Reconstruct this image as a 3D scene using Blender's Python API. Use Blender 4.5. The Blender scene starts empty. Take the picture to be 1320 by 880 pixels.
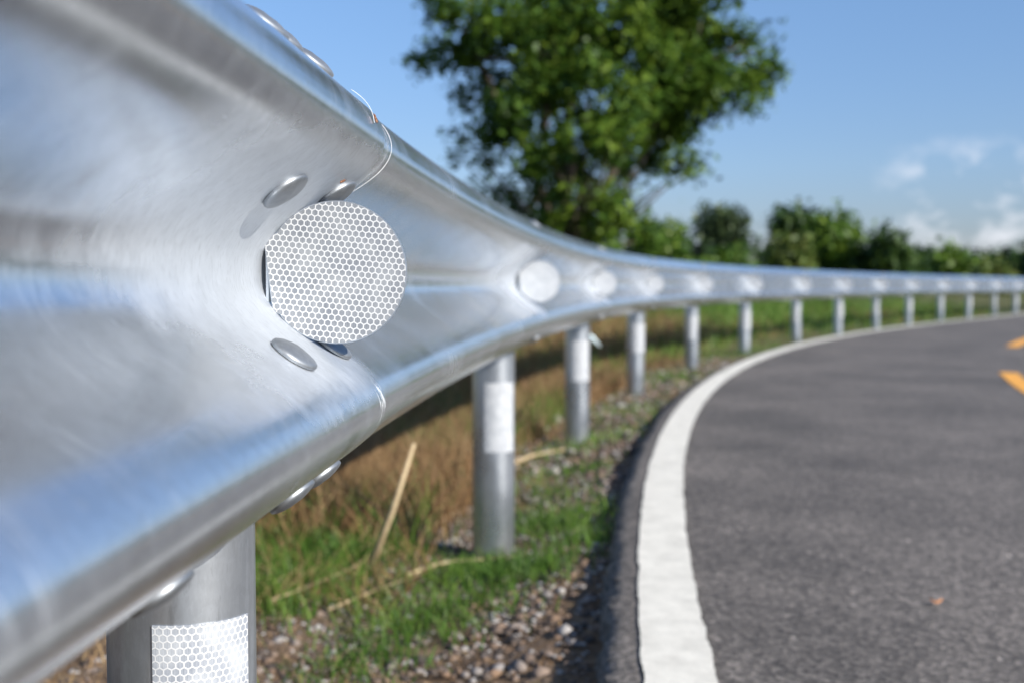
import bpy, bmesh, math, random
import numpy as np
from mathutils import Vector, Matrix

R = math.radians
random.seed(7); rng = np.random.default_rng(7)
scene = bpy.context.scene
col = scene.collection

# ------------------------------------------------------------------ camera
CZ = 0.665                       # height of the lens above the verge
cam_d = bpy.data.cameras.new('camera'); cam = bpy.data.objects.new('camera', cam_d); col.objects.link(cam)
cam.location = (0, 0, CZ)
cam_d.sensor_width = 36; cam_d.lens = 1500/1320*36
cam.rotation_euler = (R(90) - math.atan(72/1500), 0, 0)
cam_d.clip_start = 0.01; cam_d.clip_end = 5000
cam_d.dof.use_dof = True; cam_d.dof.focus_distance = 0.80; cam_d.dof.aperture_fstop = 6.6
scene.camera = cam

# ------------------------------------------------------------------ sky, sun, exposure
SUN_AZ, SUN_EL = 52, 29          # degrees to the right of straight behind the camera; elevation
sdir = Vector((math.sin(R(SUN_AZ))*math.cos(R(SUN_EL)), -math.cos(R(SUN_AZ))*math.cos(R(SUN_EL)), math.sin(R(SUN_EL))))
world = bpy.data.worlds.new('World'); scene.world = world; world.use_nodes = True
wn, wl = world.node_tree.nodes, world.node_tree.links
bg = wn['Background']; bg.inputs['Strength'].default_value = 0.095
sky = wn.new('ShaderNodeTexSky'); sky.sky_type = 'NISHITA'; sky.sun_disc = False
sky.sun_elevation = R(SUN_EL); sky.sun_rotation = math.atan2(sdir.x, sdir.y)
sky.air_density = 1.0; sky.dust_density = .25; sky.ozone_density = 3.0
# a few thin clouds low over the far right
wtc = wn.new('ShaderNodeTexCoord')
wmap = wn.new('ShaderNodeMapping'); wmap.inputs['Scale'].default_value = (23, 23, 38); wl.new(wtc.outputs['Generated'], wmap.inputs['Vector'])
wno = wn.new('ShaderNodeTexNoise'); wno.inputs['Scale'].default_value = 1.0; wno.inputs['Detail'].default_value = 7; wno.inputs['Roughness'].default_value = .62
wl.new(wmap.outputs[0], wno.inputs['Vector'])
wra = wn.new('ShaderNodeValToRGB'); wra.color_ramp.elements[0].position = .48; wra.color_ramp.elements[1].position = .70
wl.new(wno.outputs[0], wra.inputs[0])
wsx = wn.new('ShaderNodeSeparateXYZ'); wl.new(wtc.outputs['Generated'], wsx.inputs[0])
band = wn.new('ShaderNodeValToRGB'); be = band.color_ramp.elements
be[0].position = 0.0; be[0].color = (.1, .1, .1, 1); be[1].position = .055; be[1].color = (1, 1, 1, 1)
e = be.new(.095); e.color = (.8, .8, .8, 1); e = be.new(.12); e.color = (0, 0, 0, 1)
wl.new(wsx.outputs['Z'], band.inputs[0])
side = wn.new('ShaderNodeMapRange'); side.inputs['From Min'].default_value = .29; side.inputs['From Max'].default_value = .345
wl.new(wsx.outputs['X'], side.inputs[0])
m1 = wn.new('ShaderNodeMath'); m1.operation = 'MULTIPLY'; wl.new(wra.outputs[0], m1.inputs[0]); wl.new(band.outputs[0], m1.inputs[1])
m2 = wn.new('ShaderNodeMath'); m2.operation = 'MULTIPLY'; wl.new(m1.outputs[0], m2.inputs[0]); wl.new(side.outputs[0], m2.inputs[1])
m3 = wn.new('ShaderNodeMath'); m3.operation = 'MULTIPLY'; m3.inputs[1].default_value = .85; wl.new(m2.outputs[0], m3.inputs[0])
wmx = wn.new('ShaderNodeMix'); wmx.data_type = 'RGBA'; wl.new(m3.outputs[0], wmx.inputs['Factor'])
hz = wn.new('ShaderNodeValToRGB'); he = hz.color_ramp.elements      # a hazier, less glaring horizon
he[0].position = 0.0; he[0].color = (.42, .42, .58, 1); he[1].position = .34; he[1].color = (.88, .98, 1.08, 1)
e = he.new(.10); e.color = (.62, .66, .80, 1)
wl.new(wsx.outputs['Z'], hz.inputs[0])
hm = wn.new('ShaderNodeMix'); hm.data_type = 'RGBA'; hm.blend_type = 'MULTIPLY'; hm.inputs['Factor'].default_value = 1
wl.new(sky.outputs[0], hm.inputs['A']); wl.new(hz.outputs[0], hm.inputs['B'])
wl.new(hm.outputs['Result'], wmx.inputs['A']); wmx.inputs['B'].default_value = (6.6, 6.7, 7.2, 1)
wl.new(wmx.outputs['Result'], bg.inputs['Color'])

sun_d = bpy.data.lights.new('sun', 'SUN'); sun_d.energy = 5.0; sun_d.angle = R(.53); sun_d.color = (1, .95, .87)
sun = bpy.data.objects.new('sun', sun_d); col.objects.link(sun); sun.rotation_euler = sdir.to_track_quat('Z', 'Y').to_euler()
sun.location = (5, -5, 8)
scene.view_settings.view_transform = 'Standard'; scene.view_settings.look = 'None'
scene.view_settings.gamma = 1; scene.view_settings.use_curve_mapping = False
scene.view_settings.exposure = 0.75

# ------------------------------------------------------------------ helpers
def mesh(name, verts, faces, mat=None, parent=None, smooth=True, uv=None, attr=None, loc=None, frost=None):
    """one mesh object; faces is a list of index tuples or an (n,k) array; verts are in world space."""
    v = np.asarray(verts, float).reshape(-1, 3)
    org = np.zeros(3)
    if loc is not None: org = np.asarray(loc, float)
    v = v - org
    me = bpy.data.meshes.new(name)
    if isinstance(faces, np.ndarray):
        k = faces.shape[1]; n = len(faces)
        me.vertices.add(len(v)); me.vertices.foreach_set('co', v.ravel())
        me.loops.add(n*k); me.loops.foreach_set('vertex_index', faces.astype(np.int32).ravel())
        me.polygons.add(n); me.polygons.foreach_set('loop_start', np.arange(0, n*k, k, dtype=np.int32))
        me.update(calc_edges=True)
    else:
        me.from_pydata(v.tolist(), [], faces); me.update()
    if smooth: me.polygons.foreach_set('use_smooth', np.ones(len(me.polygons), bool))
    if uv is not None:
        ul = me.uv_layers.new(name='UVMap'); li = np.zeros(len(me.loops), np.int32); me.loops.foreach_get('vertex_index', li)
        ul.data.foreach_set('uv', np.asarray(uv, float)[li].ravel())
    if frost is not None:
        a = me.attributes.new('frost', 'FLOAT', 'POINT'); a.data.foreach_set('value', np.asarray(frost, float))
    if attr is not None:
        a = me.attributes.new('tone', 'FLOAT', 'POINT'); a.data.foreach_set('value', np.asarray(attr, float))
    if mat: me.materials.append(mat)
    o = bpy.data.objects.new(name, me); col.objects.link(o)
    if parent: o.parent = parent; 
    o.location = org
    if parent is not None:
        o.matrix_parent_inverse = Matrix.Translation(-Vector(parent_world(parent)))
    return o
def parent_world(p):
    l = Vector(p.location)
    return l
def tag(o, label=None, cat=None, group=None, kind=None):
    if label: o['label'] = label
    if cat: o['category'] = cat
    if group: o['group'] = group
    if kind: o['kind'] = kind
    return o
def empty(name, loc, **k):
    o = bpy.data.objects.new(name, None); o.location = loc; o.empty_display_size = .1; col.objects.link(o); return tag(o, **k)

class MB:
    def __init__(s): s.v = []; s.f = []
    def add(s, v, f):
        n = sum(len(a) for a in s.v); s.v.append(np.asarray(v, float).reshape(-1, 3)); s.f += [tuple(i+n for i in q) for q in f]
    def tube(s, pts, rad, n=8, cap=True):
        pts = [Vector(p) for p in pts]; rad = rad if hasattr(rad, '__len__') else [rad]*len(pts)
        V = []; F = []; up = Vector((.13, .21, .97)).normalized()
        for i, p in enumerate(pts):
            t = (pts[min(i+1, len(pts)-1)] - pts[max(i-1, 0)]).normalized()
            a = t.cross(up)
            if a.length < .05: a = t.cross(Vector((1, 0, 0)))
            a.normalize(); b = t.cross(a)
            for k in range(n):
                q = 2*math.pi*k/n; V.append(p + (a*math.cos(q) + b*math.sin(q))*rad[i])
        for i in range(len(pts)-1):
            for k in range(n): F.append((i*n+k, i*n+(k+1) % n, (i+1)*n+(k+1) % n, (i+1)*n+k))
        if cap: F.append(tuple(range(n-1, -1, -1))); F.append(tuple((len(pts)-1)*n+k for k in range(n)))
        s.add([tuple(v) for v in V], F)
    def build(s, name, mat, parent=None, smooth=True, loc=None): return mesh(name, np.concatenate(s.v), s.f, mat, parent, smooth, loc=loc)

# ------------------------------------------------------------------ materials
def mat(name):
    m = bpy.data.materials.new(name); m.use_nodes = True
    return m, m.node_tree.nodes, m.node_tree.links, m.node_tree.nodes['Principled BSDF']
def nd(n, t, **k):
    x = n.new(t)
    for a, b in k.items():
        if hasattr(x, a): setattr(x, a, b)
        else: x.inputs[a].default_value = b
    return x
def noise(n, l, scale, detail=4, rough=.55, vec=None, w=None):
    x = nd(n, 'ShaderNodeTexNoise'); x.inputs['Scale'].default_value = scale; x.inputs['Detail'].default_value = detail; x.inputs['Roughness'].default_value = rough
    if vec is not None: l.new(vec, x.inputs['Vector'])
    return x
def ramp(n, l, src, *stops):
    r = n.new('ShaderNodeValToRGB'); e = r.color_ramp.elements
    while len(e) < len(stops): e.new(.5)
    for i, (p, c) in enumerate(stops):
        e[i].position = p; e[i].color = tuple(c)+(1,) if hasattr(c, '__len__') else (c, c, c, 1)
    l.new(src, r.inputs[0]); return r
def mix(n, l, fac, a, b, mode='MIX'):
    x = n.new('ShaderNodeMix'); x.data_type = 'RGBA'; x.blend_type = mode
    for key, s in (('Factor', fac), ('A', a), ('B', b)):
        if hasattr(s, 'is_linked'): l.new(s, x.inputs[key])
        elif key == 'Factor': x.inputs[key].default_value = s
        else: x.inputs[key].default_value = tuple(s)+(1,)
    return x.outputs['Result']
def math_(n, l, op, a, b=None, c=None):
    x = n.new('ShaderNodeMath'); x.operation = op
    for i, s in enumerate((a, b, c)):
        if s is None: continue
        if hasattr(s, 'is_linked'): l.new(s, x.inputs[i])
        else: x.inputs[i].default_value = s
    return x.outputs[0]
def bump(n, l, h, strength, dist, bs):
    b = nd(n, 'ShaderNodeBump'); b.inputs['Strength'].default_value = strength; b.inputs['Distance'].default_value = dist
    l.new(h, b.inputs['Height']); l.new(b.outputs[0], bs.inputs['Normal']); return b

def steel(name, base=.62, r0=.26, r1=.46, rail=False):
    m, n, l, bs = mat(name)
    tc = nd(n, 'ShaderNodeTexCoord'); ob = tc.outputs['Object']
    if rail: uv = tc.outputs['UV']
    big = noise(n, l, 5, 5, .6, ob)
    sp = nd(n, 'ShaderNodeTexVoronoi'); sp.inputs['Scale'].default_value = 160; l.new(ob, sp.inputs['Vector'])
    fine = noise(n, l, 420, 3, .6, ob)
    c = ramp(n, l, big.outputs[0], (.3, (base*.82, base*.88, base*.96)), (.7, (base*1.03, base*1.08, base*1.14)))
    sps = ramp(n, l, sp.outputs['Color'], (.0, .93), (1, 1.0))
    cc = mix(n, l, 1.0, c.outputs[0], sps.outputs[0], 'MULTIPLY')
    if not rail:                                     # drips and dull zinc patches
        md = nd(n, 'ShaderNodeMapping'); md.inputs['Scale'].default_value = (38, 38, 9); l.new(ob, md.inputs['Vector'])
        dr = noise(n, l, 1, 7, .7, md.outputs[0]); cc = mix(n, l, .9, cc, ramp(n, l, dr.outputs[0], (.36, .74), (.44, 1.0), (.52, .90), (.60, 1.08), (.72, .86)).outputs[0], 'MULTIPLY')
    bs.inputs['Metallic'].default_value = .88
    rg = nd(n, 'ShaderNodeMapRange'); rg.inputs['To Min'].default_value = r0; rg.inputs['To Max'].default_value = r1; rg.inputs['From Min'].default_value = .3; rg.inputs['From Max'].default_value = .7
    l.new(big.outputs[0], rg.inputs[0]); rough = rg.outputs[0]
    h = mix(n, l, .5, fine.outputs[0], sp.outputs['Distance'])
    bs_d = .00018
    if rail:
        fa = nd(n, 'ShaderNodeAttribute'); fa.attribute_name = 'frost'
        fn = noise(n, l, 34, 5, .6, ob)
        fr = ramp(n, l, math_(n, l, 'ADD', fa.outputs['Fac'], math_(n, l, 'MULTIPLY', math_(n, l, 'SUBTRACT', fn.outputs[0], .5), .9)), (.15, 0.0), (.85, 1.0)).outputs[0]
        # drawn, brushed look: streaks across the beam, with scuffs and white oxide specks
        mp = nd(n, 'ShaderNodeMapping'); mp.inputs['Scale'].default_value = (420, 26, 1); l.new(uv, mp.inputs['Vector'])
        st = noise(n, l, 1, 5, .65, mp.outputs[0])
        mp2 = nd(n, 'ShaderNodeMapping'); mp2.inputs['Scale'].default_value = (22, 5, 1); mp2.inputs['Rotation'].default_value = (0, 0, .1); l.new(uv, mp2.inputs['Vector'])
        cl = noise(n, l, 1, 4, .55, mp2.outputs[0])
        streak = ramp(n, l, st.outputs[0], (.32, .92), (.52, 1.0), (.75, 1.03))
        cc = mix(n, l, .8, cc, streak.outputs[0], 'MULTIPLY')
        rough = math_(n, l, 'ADD', rough, math_(n, l, 'MULTIPLY', fr, .20))
        cc = mix(n, l, math_(n, l, 'MULTIPLY', fr, .6), cc, (.46, .49, .53))
        # white zinc oxide bloom in patches
        ox = ramp(n, l, cl.outputs[0], (.50, 0.0), (.72, 1.0))
        st2 = ramp(n, l, st.outputs[0], (.5, 0.0), (.75, 1.0))
        oxf = math_(n, l, 'MULTIPLY', ox.outputs[0], st2.outputs[0])
        cc = mix(n, l, math_(n, l, 'MULTIPLY', oxf, .12), cc, (.78, .79, .80))
        mt = math_(n, l, 'SUBTRACT', math_(n, l, 'SUBTRACT', .93, math_(n, l, 'MULTIPLY', fr, .30)), math_(n, l, 'MULTIPLY', oxf, .3)); l.new(mt, bs.inputs['Metallic'])
        rough = math_(n, l, 'ADD', rough, math_(n, l, 'MULTIPLY', ox.outputs[0], .05))
        mp4 = nd(n, 'ShaderNodeMapping'); mp4.inputs['Scale'].default_value = (520, 130, 1); mp4.inputs['Rotation'].default_value = (0, 0, .75); l.new(uv, mp4.inputs['Vector'])
        dg = noise(n, l, 1, 4, .6, mp4.outputs[0])
        cc = mix(n, l, .55, cc, ramp(n, l, dg.outputs[0], (.34, .66), (.46, 1.0), (.72, 1.04)).outputs[0], 'MULTIPLY')
        spk = nd(n, 'ShaderNodeTexVoronoi'); spk.inputs['Scale'].default_value = 1; mp5 = nd(n, 'ShaderNodeMapping'); mp5.inputs['Scale'].default_value = (75, 75, 1); l.new(uv, mp5.inputs['Vector']); l.new(mp5.outputs[0], spk.inputs['Vector'])
        cc = mix(n, l, .5, cc, ramp(n, l, spk.outputs['Color'], (0, .90), (1, 1.06)).outputs[0], 'MULTIPLY')
        drt = noise(n, l, 9, 7, .75, ob); cc = mix(n, l, ramp(n, l, drt.outputs[0], (.60, 0.0), (.72, .35)).outputs[0], cc, (.36, .34, .31))
        h = mix(n, l, .5, mix(n, l, .5, h, dg.outputs[0]), st.outputs[0])
        # scuffs beside the end of each lap, and the bright glint painted on its edge
        at = nd(n, 'ShaderNodeAttribute'); at.attribute_name = 'tone'
        sc = noise(n, l, 1, 6, .7, None); mp3 = nd(n, 'ShaderNodeMapping'); mp3.inputs['Scale'].default_value = (260, 45, 1); mp3.inputs['Rotation'].default_value = (0, 0, .5)
        l.new(uv, mp3.inputs['Vector']); l.new(mp3.outputs[0], sc.inputs['Vector'])
        sr = ramp(n, l, math_(n, l, 'MULTIPLY', ramp(n, l, sc.outputs[0], (.38, .18), (.62, .62)).outputs[0], at.outputs['Fac']), (.385, 0.0), (.44, 1.0))
        cc = mix(n, l, sr.outputs[0], cc, (.86, .87, .88)); rough = math_(n, l, 'ADD', rough, math_(n, l, 'MULTIPLY', sr.outputs[0], .2))
        mt2 = math_(n, l, 'SUBTRACT', mt, math_(n, l, 'MULTIPLY', sr.outputs[0], .5)); l.new(mt2, bs.inputs['Metallic'])
        bs_d = .00020
    l.new(cc, bs.inputs['Base Color']); l.new(rough, bs.inputs['Roughness'])
    bump(n, l, h, .55, bs_d, bs)
    return m

def honeycomb(name, pitch, rot=0.0, g=1.0, edge_c=.44):
    m, n, l, bs = mat(name)
    uv = nd(n, 'ShaderNodeTexCoord').outputs['UV']
    mp = nd(n, 'ShaderNodeMapping'); s = 1/pitch; mp.inputs['Scale'].default_value = (s, s, 1); mp.inputs['Rotation'].default_value = (0, 0, rot); mp.inputs['Location'].default_value = (100, 100*1.7320508, 0)
    l.new(uv, mp.inputs['Vector'])
    def cell(src, off):
        a = nd(n, 'ShaderNodeVectorMath', operation='SUBTRACT'); l.new(src, a.inputs[0]); a.inputs[1].default_value = off
        b = nd(n, 'ShaderNodeVectorMath', operation='MODULO'); l.new(a.outputs[0], b.inputs[0]); b.inputs[1].default_value = (1, 1.7320508, 1)
        c = nd(n, 'ShaderNodeVectorMath', operation='SUBTRACT'); l.new(b.outputs[0], c.inputs[0]); c.inputs[1].default_value = (.5, .8660254, 0)
        d = nd(n, 'ShaderNodeVectorMath', operation='ABSOLUTE'); l.new(c.outputs[0], d.inputs[0])
        x = nd(n, 'ShaderNodeSeparateXYZ'); l.new(d.outputs[0], x.inputs[0])
        hd = math_(n, l, 'MAXIMUM', x.outputs['X'], math_(n, l, 'ADD', math_(n, l, 'MULTIPLY', x.outputs['X'], .5), math_(n, l, 'MULTIPLY', x.outputs['Y'], .8660254)))
        return hd
    hd = math_(n, l, 'MINIMUM', cell(mp.outputs[0], (0, 0, 0)), cell(mp.outputs[0], (.5, .8660254, 0)))
    edge = ramp(n, l, hd, (.385, 0.0), (.43, 1.0))
    # fine vertical grain inside the cells
    mg = nd(n, 'ShaderNodeMapping'); mg.inputs['Scale'].default_value = (1500, 60, 1); l.new(uv, mg.inputs['Vector'])
    gr = noise(n, l, 1, 2, .5, mg.outputs[0])
    blot = noise(n, l, 45, 3, .5, uv)
    a = ramp(n, l, gr.outputs[0], (.3, (.095*g, .105*g, .12*g)), (.7, (.20*g, .21*g, .23*g)))
    b = mix(n, l, .55, a.outputs[0], ramp(n, l, blot.outputs[0], (.35, (.11*g, .12*g, .14*g)), (.65, (.23*g, .24*g, .25*g))).outputs[0])
    c = mix(n, l, edge.outputs[0], b, (edge_c, edge_c*1.01, edge_c*1.02))
    l.new(c, bs.inputs['Base Color']); bs.inputs['Roughness'].default_value = .42; bs.inputs['Metallic'].default_value = 0
    bs.inputs['Coat Weight'].default_value = .25; bs.inputs['Coat Roughness'].default_value = .15
    bump(n, l, edge.outputs[0], .35, .0003, bs)
    return m

M = {}
M['rail'] = steel('galvanised_rail', .80, .15, .27, rail=True)
M['post'] = steel('galvanised_post', .58, .24, .40)
M['bolt'] = steel('galvanised_bolt', .34, .45, .62)
M['plate'] = steel('aluminium_plate', .55, .3, .4)
M['disc'] = honeycomb('honeycomb_disc', .0046, .10, 1.15, .48)
M['sticker'] = honeycomb('honeycomb_sticker', .0052, .0, 1.9, .52)
M['disc_lit'] = honeycomb('honeycomb_disc_lit', .0050, .10, 2.0, .50)  # same sheeting for the farther discs, returned sunlight painted in as brighter colour

def asphalt():
    m, n, l, bs = mat('asphalt'); ob = nd(n, 'ShaderNodeTexCoord').outputs['Object']
    big = noise(n, l, 1.6, 7, .68, ob)
    v = nd(n, 'ShaderNodeTexVoronoi'); v.inputs['Scale'].default_value = 105; l.new(ob, v.inputs['Vector'])
    f = noise(n, l, 260, 3, .6, ob)
    c = ramp(n, l, big.outputs[0], (.34, (.076, .067, .060)), (.66, (.146, .128, .114)))
    g = ramp(n, l, v.outputs['Color'], (.15, .50), (.6, 1.0), (.93, 1.6), (.985, 4.0))
    cc = mix(n, l, 1, c.outputs[0], g.outputs[0], 'MULTIPLY')
    cc = mix(n, l, .6, cc, ramp(n, l, f.outputs[0], (.3, .6), (.7, 1.35)).outputs[0], 'MULTIPLY')
    l.new(cc, bs.inputs['Base Color']); bs.inputs['Roughness'].default_value = .72; bs.inputs['Specular IOR Level'].default_value = .35
    h = mix(n, l, .5, v.outputs['Distance'], f.outputs[0]); bump(n, l, h, .8, .004, bs)
    return m
def paint(name, c0, c1):
    m, n, l, bs = mat(name); ob = nd(n, 'ShaderNodeTexCoord').outputs['Object']
    a = noise(n, l, 22, 6, .65, ob); f = noise(n, l, 300, 3, .6, ob)
    c = ramp(n, l, a.outputs[0], (.3, c0), (.65, c1))
    cc = mix(n, l, .35, c.outputs[0], ramp(n, l, f.outputs[0], (.25, .6), (.6, 1.05)).outputs[0], 'MULTIPLY')
    l.new(cc, bs.inputs['Base Color']); bs.inputs['Roughness'].default_value = .6; bump(n, l, f.outputs[0], .6, .002, bs)
    return m
def ground_mat():
    m, n, l, bs = mat('verge_soil'); ob = nd(n, 'ShaderNodeTexCoord').outputs['Object']
    a = noise(n, l, 1.1, 6, .62, ob); b = noise(n, l, 9, 6, .7, ob); f = noise(n, l, 90, 5, .7, ob)
    soil = ramp(n, l, b.outputs[0], (.28, (.060, .040, .026)), (.5, (.16, .105, .065)), (.72, (.27, .19, .12)))
    green = ramp(n, l, b.outputs[0], (.3, (.030, .055, .012)), (.7, (.075, .115, .028)))
    g = ramp(n, l, a.outputs[0], (.52, 0.0), (.64, 1.0))
    # beyond the verge the field is mostly green
    x = nd(n, 'ShaderNodeVectorMath', operation='LENGTH'); l.new(ob, x.inputs[0])
    far = nd(n, 'ShaderNodeMapRange'); far.inputs['From Min'].default_value = 5; far.inputs['From Max'].default_value = 16; far.inputs['To Max'].default_value = .55; l.new(x.outputs['Value'], far.inputs[0])
    fac = math_(n, l, 'MINIMUM', math_(n, l, 'ADD', g.outputs[0], far.outputs[0]), 1.0)
    c = mix(n, l, fac, soil.outputs[0], green.outputs[0])
    c = mix(n, l, .6, c, ramp(n, l, f.outputs[0], (.3, .55), (.7, 1.4)).outputs[0], 'MULTIPLY')
    l.new(c, bs.inputs['Base Color']); bs.inputs['Roughness'].default_value = .95; bs.inputs['Specular IOR Level'].default_value = .15
    bump(n, l, f.outputs[0], .8, .012, bs); return m
def tone_mat(name, stops, rough=.6, trans=0.0, spec=.3, bumps=None):
    m, n, l, bs = mat(name); at = nd(n, 'ShaderNodeAttribute'); at.attribute_name = 'tone'
    c = ramp(n, l, at.outputs['Fac'], *stops)
    l.new(c.outputs[0], bs.inputs['Base Color']); bs.inputs['Roughness'].default_value = rough; bs.inputs['Specular IOR Level'].default_value = spec
    if bumps:
        f = noise(n, l, bumps, 4, .7, nd(n, 'ShaderNodeTexCoord').outputs['Object']); bump(n, l, f.outputs[0], .6, .002, bs)
    if trans:
        tr = nd(n, 'ShaderNodeBsdfTranslucent'); l.new(c.outputs[0], tr.inputs[0]); mx = nd(n, 'ShaderNodeMixShader'); mx.inputs[0].default_value = trans
        l.new(bs.outputs[0], mx.inputs[1]); l.new(tr.outputs[0], mx.inputs[2]); l.new(mx.outputs[0], n['Material Output'].inputs[0])
    return m
def flat_mat(name, c0, c1, scale, rough=.8):
    m, n, l, bs = mat(name); f = noise(n, l, scale, 5, .65, nd(n, 'ShaderNodeTexCoord').outputs['Object'])
    l.new(ramp(n, l, f.outputs[0], (.3, c0), (.7, c1)).outputs[0], bs.inputs['Base Color']); bs.inputs['Roughness'].default_value = rough
    bump(n, l, f.outputs[0], .5, .3/scale, bs); return m
M['asphalt'] = asphalt()
M['white'] = paint('white_road_paint', (.50, .475, .42), (.66, .63, .56))
M['yellow'] = paint('yellow_road_paint', (.60, .27, .03), (.78, .36, .04))
M['ground'] = ground_mat()
M['stone'] = tone_mat('gravel_stone', ((0, (.05, .042, .038)), (.35, (.13, .095, .075)), (.6, (.20, .13, .085)), (.8, (.22, .20, .19)), (1, (.36, .34, .32))), .85, bumps=220)
M['grass'] = tone_mat('green_grass', ((0, (.035, .085, .012)), (.5, (.085, .17, .022)), (1, (.20, .29, .05))), .5, .35)
M['dry'] = tone_mat('dry_grass', ((0, (.10, .050, .022)), (.5, (.25, .145, .065)), (1, (.46, .34, .18))), .7, .25)
M['straw'] = flat_mat('straw', (.32, .23, .12), (.52, .41, .25), 60, .6)
LEAFS = dict(big=((0, (.020, .052, .007)), (.5, (.058, .118, .013)), (1, (.15, .225, .026))),
             grey=((0, (.035, .055, .028)), (.5, (.06, .09, .04)), (1, (.10, .14, .05))),
             dark=((0, (.015, .034, .010)), (.5, (.035, .075, .017)), (1, (.085, .14, .026))),
             pale=((0, (.045, .07, .015)), (.5, (.10, .15, .030)), (1, (.20, .22, .06))))
for k, v in LEAFS.items(): M['leaf_'+k] = tone_mat('leaves_'+k, v, .5, .30)
M['bark'] = flat_mat('bark', (.06, .045, .035), (.12, .095, .07), 9, .9)
M['insect'] = flat_mat('insect_shell', (.10, .04, .02), (.28, .12, .05), 900, .5)
M['thread'] = flat_mat('silk', (.7, .7, .7), (.8, .8, .8), 100, .4)
M['leaf_dead'] = flat_mat('dead_leaf', (.28, .10, .04), (.42, .20, .09), 60, .8)
M['strip'] = flat_mat('pale_plastic', (.45, .56, .60), (.60, .68, .70), 30, .4)

# ------------------------------------------------------------------ the line of the rail and of the road
K = dict(x0=-.23312, z0=.8103, h=.05721, k0=.03544, k1=.00074, k2=-.00012)
DS = .02; SMIN, SMAX = -6.0, 70.0
def heading(s):
    sc = min(max(s, 0), 24)
    a = K['h'] + K['k0']*sc + K['k1']*sc*sc/2 + K['k2']*sc**3/3
    if s < 0: a += K['k0']*s
    return a
ns = int(round(-SMIN/DS)); N = int(round((SMAX-SMIN)/DS))+1
SS = SMIN + np.arange(N)*DS
HD = np.array([heading(s+DS/2) for s in SS])
PX = np.zeros(N); PY = np.zeros(N)
PX[1:] = np.cumsum(np.sin(HD[:-1])*DS); PY[1:] = np.cumsum(np.cos(HD[:-1])*DS)
PX += K['x0']-PX[ns]; PY += K['z0']-PY[ns]
STEP = 1.99314
corr_s = np.array([-6, -2, 0, 1, 2, 3, 4, 5, 6, 7, 8, 9, 10, 11, 12, 13, 15, 40])*STEP
corr_v = np.array([0, 0, 0, .006, -.011, -.040, -.033, .004, .067, .066, .027, -.028, -.055, -.056, -.016, .06, .1, .1])
cf = np.interp(SS, corr_s, corr_v)
ker = np.hanning(141); ker /= ker.sum(); CF = np.convolve(np.pad(cf, 70, mode='edge'), ker, 'valid')
def path(s, off=0.0, rail=False):
    """plan position at station s, off metres to the right of the post line"""
    s = np.asarray(s, float); x = np.interp(s, SS, PX); y = np.interp(s, SS, PY); a = np.interp(s, SS, HD)
    if rail: off = off + np.interp(s, SS, CF)
    return x + np.cos(a)*off, y - np.sin(a)*off, a
def verge_z(s): return np.interp(s, [-6, 3.5, 7, 12, 20], [0, 0, .045, .075, .075])

RZ = CZ - .55; TILT = .030       # surface of the road and its fall to the right
# ------------------------------------------------------------------ ground
def graded(n, near, far):
    t = np.linspace(-1, 1, n); k = 7.5
    return np.sinh(t*k)/np.sinh(k)*far
gx = graded(321, .02, 1500) + .3; gy = graded(321, .02, 1500) + 3.5
GX, GY = np.meshgrid(gx, gy)
def signed_off(x, y):
    sub = slice(0, N, 10); px, py, hd, ss = PX[sub], PY[sub], HD[sub], SS[sub]
    out = np.empty(x.size); st = np.empty(x.size); xf, yf = x.ravel(), y.ravel()
    for i in range(0, x.size, 4000):
        dx = xf[i:i+4000, None]-px; dy = yf[i:i+4000, None]-py; j = np.argmin(dx*dx+dy*dy, 1); r = np.arange(len(j))
        sg = np.cos(hd[j])*dx[r, j] - np.sin(hd[j])*dy[r, j]
        out[i:i+4000] = np.sign(sg)*np.sqrt(dx[r, j]**2+dy[r, j]**2); st[i:i+4000] = ss[j]
    return out.reshape(x.shape), st.reshape(x.shape)
def vnoise(x, y, seed=0):
    """cheap smooth noise"""
    s = 0
    r = np.random.default_rng(seed)
    for k in range(6):
        a = r.uniform(0, 2*np.pi); f = 1.0*1.7**k; p = r.uniform(0, 6.28, 2)
        s = s + np.sin((x*np.cos(a)+y*np.sin(a))*f+p[0])*np.sin((-x*np.sin(a)+y*np.cos(a))*f*.8+p[1])/1.4**k
    return s/2.2
def ground_z(x, y, off=None, st=None):
    if off is None: off, st = signed_off(np.asarray(x, float), np.asarray(y, float))
    d = np.hypot(x, y)
    z = verge_z(st)*np.clip(1-(np.abs(off)-1)/10, 0, 1)
    z = z + .012*vnoise(x*5, y*5, 3) + .02*vnoise(x*1.3, y*1.3, 4)*np.clip(np.abs(off)-.4, 0, 1)
    k_ = np.where((off > -.02), np.clip((off+.02)/.28, 0, 1)**1.3, 0); z = z*(1-k_) + k_*(RZ-.050+.010*vnoise(x*9, y*9, 12))
    z = z + np.where(off > .45, -np.clip((off-.45)*.6, 0, .30), 0)
    return z
OFF, ST = signed_off(GX, GY)
GZ = ground_z(GX, GY, OFF, ST)
idx = np.arange(321*321).reshape(321, 321)
gf = np.stack([idx[:-1, :-1].ravel(), idx[:-1, 1:].ravel(), idx[1:, 1:].ravel(), idx[1:, :-1].ravel()], 1)
tag(mesh('ground', np.stack([GX, GY, GZ], -1), gf, M['ground']), kind='structure')

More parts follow.
